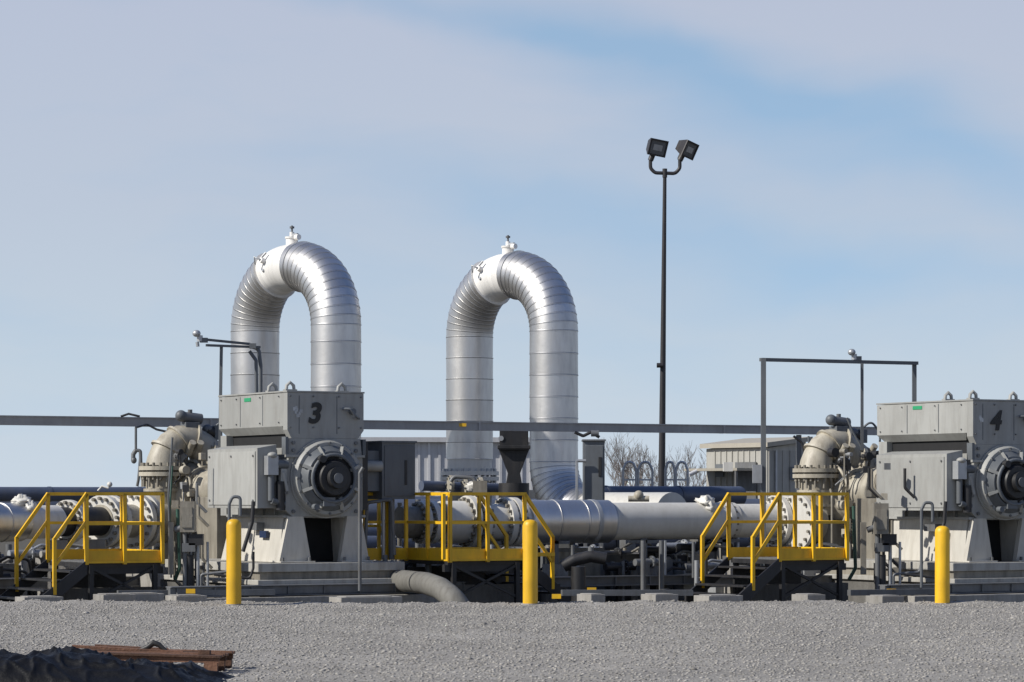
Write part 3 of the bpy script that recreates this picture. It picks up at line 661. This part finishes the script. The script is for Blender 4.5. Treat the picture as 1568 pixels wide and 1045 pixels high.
# ---------------- buildings ----------------
d=88; f=Fr(1176,d,math.radians(35)); b=B('metal_utility_shed',f.M)
Lx=f.lx(1234,0); Ly=3.0; zl=Z(690,d); zh=Z(676,d)
b.box(0,Lx,0,Ly,-.45,zl,'building_cream')
b.prism([(0,0,zl),(Lx,0,zl),(Lx,0,zh),(0,0,zl+.08)],(0,Ly,0),'building_cream')
b.prism([(-.15,-.15,zl+.10),(Lx+.15,-.15,zh+.02),(Lx+.15,-.15,zh+.16),(-.15,-.15,zl+.24)],(0,Ly+.3,0),'roof_cream')
for k in range(int(Lx/.28)): b.box(k*.28+.02,k*.28+.06,-.03,0,-.45,zl,'building_cream')
for k in range(int(Ly/.28)): b.box(-.03,0,k*.28+.02,k*.28+.06,-.45,zl,'building_cream')
b.box(.25,.31,-.08,-.03,-.45,zl,'galvanized'); b.box(-.07,-.03,.5,1.5,-.45,zl-.35,'steel_grey'); b.box(-.055,-.03,2.1,2.5,zl-.8,zl-.4,'grey_paint_dark')
b.box(-.9,-.05,.4,Ly,zl-.62,zl-.54,'roof_cream'); b.bar((-.85,.5,-.45),(-.85,.5,zl-.62),.07,'steel_grey'); b.bar((-.85,Ly-.1,-.45),(-.85,Ly-.1,zl-.62),.07,'steel_grey')
b.cyl((-1.2,2.4,zl-.75),(-.85,2.4,zl-.62),.07,'building_white'); b.box(Lx*.55,Lx*.9,-.055,-.03,zl-.9,zl-.5,'grey_paint_dark')
b.finish()
b=B('white_metal_building',Matrix.Translation((X(560,84),84,0))@Matrix.Rotation(math.radians(4),4,'Z'))
Lx=6;Ly=6;ze=3.1
b.box(0,Lx,0,Ly,-.45,ze,'building_white'); b.box(-.15,Lx+.15,-.2,Ly+.2,ze,ze+.14,'building_white')
for k in range(20): b.box(k*.3+.02,k*.3+.09,-.04,0,-.45,ze-.01,'building_white')
b.box(4.2,5.1,-.06,-.04,-.45,1.7,'steel_grey')
b.finish()

# ---------------- bare trees ----------------
def tree(px,d,h,seed):
    b=B('bare_tree'); r=random.Random(seed); base=Vector((X(px,d),d,-.5))
    def br(p,dirv,L,rad,dep):
        q=p; pts=[p]; dv=dirv.copy()
        for i in range(3):
            dv=(dv+Vector((r.uniform(-.18,.18),r.uniform(-.18,.18),r.uniform(-.02,.14)))).normalized(); q=q+dv*L/3; pts.append(q)
        b.sweep(pts,[rad,rad*.85,rad*.7,rad*.55],'bark',5 if dep>2 else 3,False)
        if dep==0: return
        for k in range(r.choice([2,3,3])):
            t=r.choice([1,2,3,3]); a=r.uniform(0,6.28); sp=r.uniform(.3,.75)
            nd=(dv+Vector((math.cos(a)*sp,math.sin(a)*sp,r.uniform(-.05,.35)))).normalized()
            br(pts[t],nd,L*r.uniform(.62,.86),max(rad*.55,.012),dep-1)
    for k in range(3):
        br(base+Vector((r.uniform(-.5,.5),0,0)),Vector((r.uniform(-.4,.4),r.uniform(-.3,.3),1)).normalized(),h*.3,.10,5)
    b.finish()
for i,(px,d,h) in enumerate(((945,215,7.4),(970,225,7.6),(1002,205,6.0),(1034,220,6.4),(1062,230,5.8))): tree(px,d,h,i+20)

# ---------------- pallet and tarp ----------------
M=Matrix.Translation((X(240,25.05),25.05,.035))@Matrix.Rotation(math.radians(-4),4,'Z')@Matrix.Rotation(math.radians(1.5),4,'Y')@Matrix.Diagonal((.92,.75,.95,1))
b=B('wooden_pallet',M)
for y in (-.5,-.02,.46):
    for x in (-.64,-.05,.52): b.box(x,x+.13,y,y+.06,-.03,.07,'wood')
    b.box(-.66,.66,y+.005,y+.055,.07,.115,'wood')
for k in range(7):
    y=-.53+k*.155
    a=-.66+(.2 if k==2 else 0); e_=.68-(.3 if k==4 else 0)
    b.prism([(a,y,.117),(e_,y+.01,.117+.006*(k%3)),(e_,y+.11,.119),(a,y+.10,.117)],(0,0,.022),'wood')
for k in range(5): b.box(-.66,.66,-.5+k*.24,-.42+k*.24,-.05,-.031,'wood')
b.M=M@Matrix.Translation((-.30,.0,.14))@Matrix.Rotation(.12,4,'Z')@Matrix.Rotation(.03,4,'Y'); b.box(-.5,.55,-.2,-.11,.005,.03,'wood'); b.box(-.3,.4,.05,.13,.005,.035,'wood')
b.M=M@Matrix.Translation((.0,-.1,.145)); b.sweep([(-.16,.0,.0),(-.08,.0,.03),(-.02,.0,.075),(.03,0,.06),(.10,0,.005)],[.02,.028,.03,.025,.02],'black_steel',8)
b.M=M@Matrix.Translation((-.78,-.1,.06)); b.box(-.06,.02,-.1,.0,0,.1,'wood'); b.box(-.02,.1,-.3,-.25,.02,.09,'black_steel')
b.M=M; b.box(.45,.56,-.4,-.3,.14,.18,'wood'); b.box(-.34,-.30,-.54,-.535,-.0,.10,'galvanized')
b.finish(.004)
nx,ny=220,90; x0,x1=X(-120,24),X(360,24.2); y0,y1=22.8,24.5
vs=[];fs=[]
for j in range(ny+1):
    for i in range(nx+1):
        u=i/nx;v=j/ny; x=x0+(x1-x0)*u; y=y0+(y1-y0)*v
        e1=min(1,(1-u)/.12)*min(1,v/.15)*min(1,(1-v)/.16)
        px=CX+x/y*F
        prof=.25-.18*max(0,min(1,(px-90)/240))**.8
        q=Vector((x*2.6+.6*mn.noise(Vector((x*2,y*2,5))),y*2.2,1))
        ridge=(1-abs(mn.noise(q))*2.4); ridge=max(0,ridge)**2
        q2=Vector((x*6+y*3,y*4,9)); r2=max(0,1-abs(mn.noise(q2))*3)**2
        z=(prof*(.76+.35*mn.noise(Vector((x*1.8,y*1.3,2))))+ridge*.055+r2*.03)*max(e1,0)**.5-.02
        vs.append((x+mn.noise(Vector((x*6,y*6,0)))*.03,y,z))
for j in range(ny):
    for i in range(nx):
        a=j*(nx+1)+i; fs.append((a,a+1,a+nx+2,a+nx+1))
b=B('black_tarp_pile'); b.add(vs,fs,'black_plastic',True,.5)
b.finish()

# ---------------- ground ----------------
def gz(x,y):
    if y<60:
        n=mn.noise(Vector((x*.25,y*.12,0)))*.03+mn.noise(Vector((x*1.3,y*.6,4)))*.014
    else: n=0
    edge=40.75+mn.noise(Vector((x*.35,1,7)))*.35+mn.noise(Vector((x*1.7,2,7)))*.15
    t=max(0,min(1,(y-edge)/1.2)); t=t*t*(3-2*t)
    lump=.045*max(0,1-abs(y-edge)/.5)*(.5+mn.noise(Vector((x*3,y*2,2)))+.4*mn.noise(Vector((x*9,y*5,2))))
    return (n+lump)*(1-t)-.30*t
xs=sorted(set([-6000,-2500,-1000,-400,-150,-60,-30,-18]+list(np.round(np.arange(-12,12.01,.12),3))+[18,30,60,150,400,1000,2500,6000]))
ys=sorted(set([-3000,-800,-200,-50,-10,5,12,18]+list(np.round(np.arange(22,40,.3),3))+list(np.round(np.arange(40,43,.08),3))+[44,46,50,55,60,70,90,120,200,400,900,2500,7000]))
vs=[(x,y,gz(x,y)) for y in ys for x in xs]; nx=len(xs)
fs=[(j*nx+i,j*nx+i+1,(j+1)*nx+i+1,(j+1)*nx+i) for j in range(len(ys)-1) for i in range(nx-1)]
me=bpy.data.meshes.new('gravel_ground'); me.from_pydata(vs,[],fs); me.polygons.foreach_set('use_smooth',[True]*len(fs))
gr=bpy.data.objects.new('gravel_ground',me); bpy.context.collection.objects.link(gr)
m=bpy.data.materials.new('gravel'); m.use_nodes=True; N=m.node_tree.nodes; L=m.node_tree.links; bs=N['Principled BSDF']; bs.inputs['Roughness'].default_value=.9; bs.inputs['Specular IOR Level'].default_value=.2
geo=N.new('ShaderNodeNewGeometry')
vo=N.new('ShaderNodeTexVoronoi'); vo.inputs['Scale'].default_value=38; L.new(geo.outputs['Position'],vo.inputs['Vector'])
cr=N.new('ShaderNodeValToRGB'); E=cr.color_ramp.elements; E[0].position=0;E[0].color=(.20,.188,.168,1);E[1].position=1;E[1].color=(.38,.36,.328,1); e2=E.new(.5);e2.color=(.285,.268,.242,1)
sx=N.new('ShaderNodeSeparateColor'); L.new(vo.outputs['Color'],sx.inputs[0]); L.new(sx.outputs[0],cr.inputs[0])
nz=N.new('ShaderNodeTexNoise'); nz.inputs['Scale'].default_value=.5; nz.inputs['Detail'].default_value=8; nz.inputs['Roughness'].default_value=.6; L.new(geo.outputs['Position'],nz.inputs['Vector'])
mr=N.new('ShaderNodeMapRange'); mr.inputs[1].default_value=.3;mr.inputs[2].default_value=.7;mr.inputs[3].default_value=.76;mr.inputs[4].default_value=1.17; L.new(nz.outputs['Fac'],mr.inputs[0])
sc=N.new('ShaderNodeVectorMath'); sc.operation='SCALE'; L.new(cr.outputs[0],sc.inputs[0]); L.new(mr.outputs[0],sc.inputs['Scale'])
spz=N.new('ShaderNodeSeparateXYZ'); L.new(geo.outputs['Position'],spz.inputs[0])
fy=N.new('ShaderNodeMapRange'); fy.inputs[1].default_value=41.5; fy.inputs[2].default_value=44; L.new(spz.outputs['Y'],fy.inputs[0])
mg=N.new('ShaderNodeMix'); mg.data_type='RGBA'; mg.inputs[7].default_value=(.10,.092,.075,1); L.new(fy.outputs[0],mg.inputs[0]); L.new(sc.outputs[0],mg.inputs[6]); L.new(mg.outputs[2],bs.inputs['Base Color'])
bp=N.new('ShaderNodeBump'); bp.inputs['Strength'].default_value=.5; bp.inputs['Distance'].default_value=.01; bp.invert=True; L.new(vo.outputs['Distance'],bp.inputs['Height']); L.new(bp.outputs[0],bs.inputs['Normal'])
me.materials.append(m)
n=60000
yy=22.5+rng.random(n)**.8*19.0; xx=(rng.random(n)-.5)*2*(yy*.185+.3)
zz=np.array([gz(a,c) for a,c in zip(xx,yy)])
sz=.006+.013*rng.random(n)**2.2; big=rng.random(n)<.006; sz[big]*=2.0
octv=np.array([(1,0,0),(-1,0,0),(0,1,0),(0,-1,0),(0,0,1),(0,0,-1)],float)
octf=np.array([(0,2,4),(2,1,4),(1,3,4),(3,0,4),(2,0,5),(1,2,5),(3,1,5),(0,3,5)])
V=octv[None]*sz[:,None,None]*(.6+.8*rng.random((n,6,1)))*np.array([1.3,1.3,.6])
a=rng.random(n)*6.28; ca,sa=np.cos(a)[:,None],np.sin(a)[:,None]
vx=V[...,0]*ca-V[...,1]*sa; vy=V[...,0]*sa+V[...,1]*ca
V=np.stack([vx+xx[:,None],vy+yy[:,None],V[...,2]+(zz+sz*.1)[:,None]],-1).reshape(-1,3)
FF=(octf[None]+np.arange(n)[:,None,None]*6).reshape(-1,3)
me=bpy.data.meshes.new('loose_gravel'); me.vertices.add(len(V)); me.vertices.foreach_set('co',V.ravel()); me.loops.add(FF.size); me.loops.foreach_set('vertex_index',FF.ravel().astype(np.int32))
me.polygons.add(len(FF)); me.polygons.foreach_set('loop_start',np.arange(0,FF.size,3,dtype=np.int32)); me.update(calc_edges=True); me.validate()
at_=me.attributes.new('var','FLOAT','FACE'); at_.data.foreach_set('value',np.repeat(rng.random(n),8))
mat('gravel_stone',(.31,.293,.265),.9,0,3,.1,.05,(.1,.09,.08),0,10,.38); me.materials.append(MATS['gravel_stone'])
o=bpy.data.objects.new('loose_gravel',me); bpy.context.collection.objects.link(o)

# ---------------- world ----------------
sunv=Vector((-.92,-.38,.74)).normalized(); el=math.asin(sunv.z); rot=math.atan2(sunv.x,sunv.y)
w=bpy.data.worlds.new('World'); bpy.context.scene.world=w; w.use_nodes=True; N=w.node_tree.nodes; L=w.node_tree.links
bg=N['Background']; ST=.1; bg.inputs['Strength'].default_value=ST
sky=N.new('ShaderNodeTexSky'); sky.sky_type='NISHITA'; sky.sun_disc=False; sky.sun_elevation=el; sky.sun_rotation=rot
tc=N.new('ShaderNodeTexCoord')
ad=N.new('ShaderNodeVectorMath'); ad.operation='ADD'; ad.inputs[1].default_value=(0,0,.30); L.new(tc.outputs['Generated'],ad.inputs[0])
no=N.new('ShaderNodeVectorMath'); no.operation='NORMALIZE'; L.new(ad.outputs[0],no.inputs[0]); L.new(no.outputs[0],sky.inputs['Vector'])
sp=N.new('ShaderNodeSeparateXYZ'); L.new(tc.outputs['Generated'],sp.inputs[0])
cb=N.new('ShaderNodeCombineXYZ'); L.new(sp.outputs['X'],cb.inputs[0]); L.new(sp.outputs['Z'],cb.inputs[1])
wn=N.new('ShaderNodeTexNoise'); wn.inputs['Scale'].default_value=9; wn.inputs['Detail'].default_value=4; L.new(cb.outputs[0],wn.inputs['Vector'])
ws=N.new('ShaderNodeVectorMath'); ws.operation='SUBTRACT'; ws.inputs[1].default_value=(.5,.5,.5); L.new(wn.outputs['Color'],ws.inputs[0])
wk=N.new('ShaderNodeVectorMath'); wk.operation='SCALE'; wk.inputs['Scale'].default_value=.045; L.new(ws.outputs[0],wk.inputs[0])
wp=N.new('ShaderNodeVectorMath'); wp.operation='ADD'; L.new(cb.outputs[0],wp.inputs[0]); L.new(wk.outputs[0],wp.inputs[1])
tot=None
def math_(op,a,b_=None,clamp=False):
    m=N.new('ShaderNodeMath'); m.operation=op; m.use_clamp=clamp
    for i,q in enumerate((a,b_)):
        if q is None: continue
        if isinstance(q,(int,float)): m.inputs[i].default_value=q
        else: L.new(q,m.inputs[i])
    return m.outputs[0]
for px,py,lx_,ly_,ang,amp in ((1230,205,380,80,-14,.85),(900,335,330,55,-8,.75),(1400,430,420,55,-4,.5),(640,20,420,30,-8,.6),(1000,85,300,40,-20,.45),(1540,300,200,55,-25,.4),(900,480,700,90,0,.22)):
    mp=N.new('ShaderNodeMapping'); mp.vector_type='TEXTURE'; mp.inputs['Location'].default_value=((px-CX)/F,(HY-py)/F,0)
    mp.inputs['Rotation'].default_value=(0,0,math.radians(ang)); mp.inputs['Scale'].default_value=(lx_/F,ly_/F,1)
    L.new(wp.outputs[0],mp.inputs[0])
    sp2=N.new('ShaderNodeVectorMath'); sp2.operation='LENGTH'; L.new(mp.outputs[0],sp2.inputs[0])
    r2=math_('MULTIPLY',sp2.outputs['Value'],sp2.outputs['Value']); g_=math_('POWER',2.718,math_('MULTIPLY',r2,-1.0)); g_=math_('MULTIPLY',g_,amp)
    tot=g_ if tot is None else math_('ADD',tot,g_)
mp=N.new('ShaderNodeMapping'); mp.inputs['Rotation'].default_value=(0,0,math.radians(14)); mp.inputs['Scale'].default_value=(9,34,1); L.new(wp.outputs[0],mp.inputs[0])
fn=N.new('ShaderNodeTexNoise'); fn.inputs['Scale'].default_value=1; fn.inputs['Detail'].default_value=7; fn.inputs['Roughness'].default_value=.5; L.new(mp.outputs[0],fn.inputs['Vector'])
fm=N.new('ShaderNodeMapRange'); fm.inputs[1].default_value=.3; fm.inputs[2].default_value=.7; fm.inputs[3].default_value=-.22; fm.inputs[4].default_value=.22; L.new(fn.outputs['Fac'],fm.inputs[0])
blue=math_('ADD',tot,fm.outputs[0],True)
cl=N.new('ShaderNodeValToRGB'); E=cl.color_ramp.elements
def lin(c): return tuple((v/255/12.92 if v/255<=.04045 else ((v/255+.055)/1.055)**2.4) for v in c)
E[0].position=0;E[0].color=(*lin((202,214,226)),1);E[1].position=1;E[1].color=(*lin((65,88,135)),1)
for p_,c_ in ((.045,(194,209,223)),(.10,(188,200,217)),(.17,(184,194,214)),(.30,(140,158,192)),(.5,(85,110,158))): q=E.new(p_); q.color=(*lin(c_),1)
L.new(sp.outputs['Z'],cl.inputs[0])
cs=N.new('ShaderNodeVectorMath'); cs.operation='SCALE'; cs.inputs['Scale'].default_value=1/ST; L.new(cl.outputs[0],cs.inputs[0])
skt=N.new('ShaderNodeVectorMath'); skt.operation='MULTIPLY'; skt.inputs[1].default_value=(2.25,2.3,2.05); L.new(sky.outputs[0],skt.inputs[0])
mx=N.new('ShaderNodeMix'); mx.data_type='RGBA'; L.new(math_('MULTIPLY',blue,.85),mx.inputs[0]); L.new(cs.outputs[0],mx.inputs[6]); L.new(skt.outputs[0],mx.inputs[7])
L.new(mx.outputs[2],bg.inputs['Color'])
sun=bpy.data.lights.new('sun','SUN'); sun.energy=4.9; sun.angle=math.radians(.8); sun.color=(1,.96,.89)
so=bpy.data.objects.new('sun',sun); bpy.context.collection.objects.link(so); so.rotation_euler=sunv.to_track_quat('Z','Y').to_euler(); so.location=(-20,-10,30)
# ---------------- camera ----------------
cam=bpy.data.cameras.new('camera'); co=bpy.data.objects.new('camera',cam); bpy.context.collection.objects.link(co)
cam.sensor_width=36; cam.lens=F/1568*36; cam.shift_y=(HY-522.5)/1568; cam.clip_end=20000; cam.clip_start=.5
co.location=(0,0,H); co.rotation_euler=(math.pi/2,0,0)
sc_=bpy.context.scene; sc_.camera=co; sc_.view_settings.view_transform='Standard'; sc_.view_settings.look='None'; sc_.view_settings.exposure=0
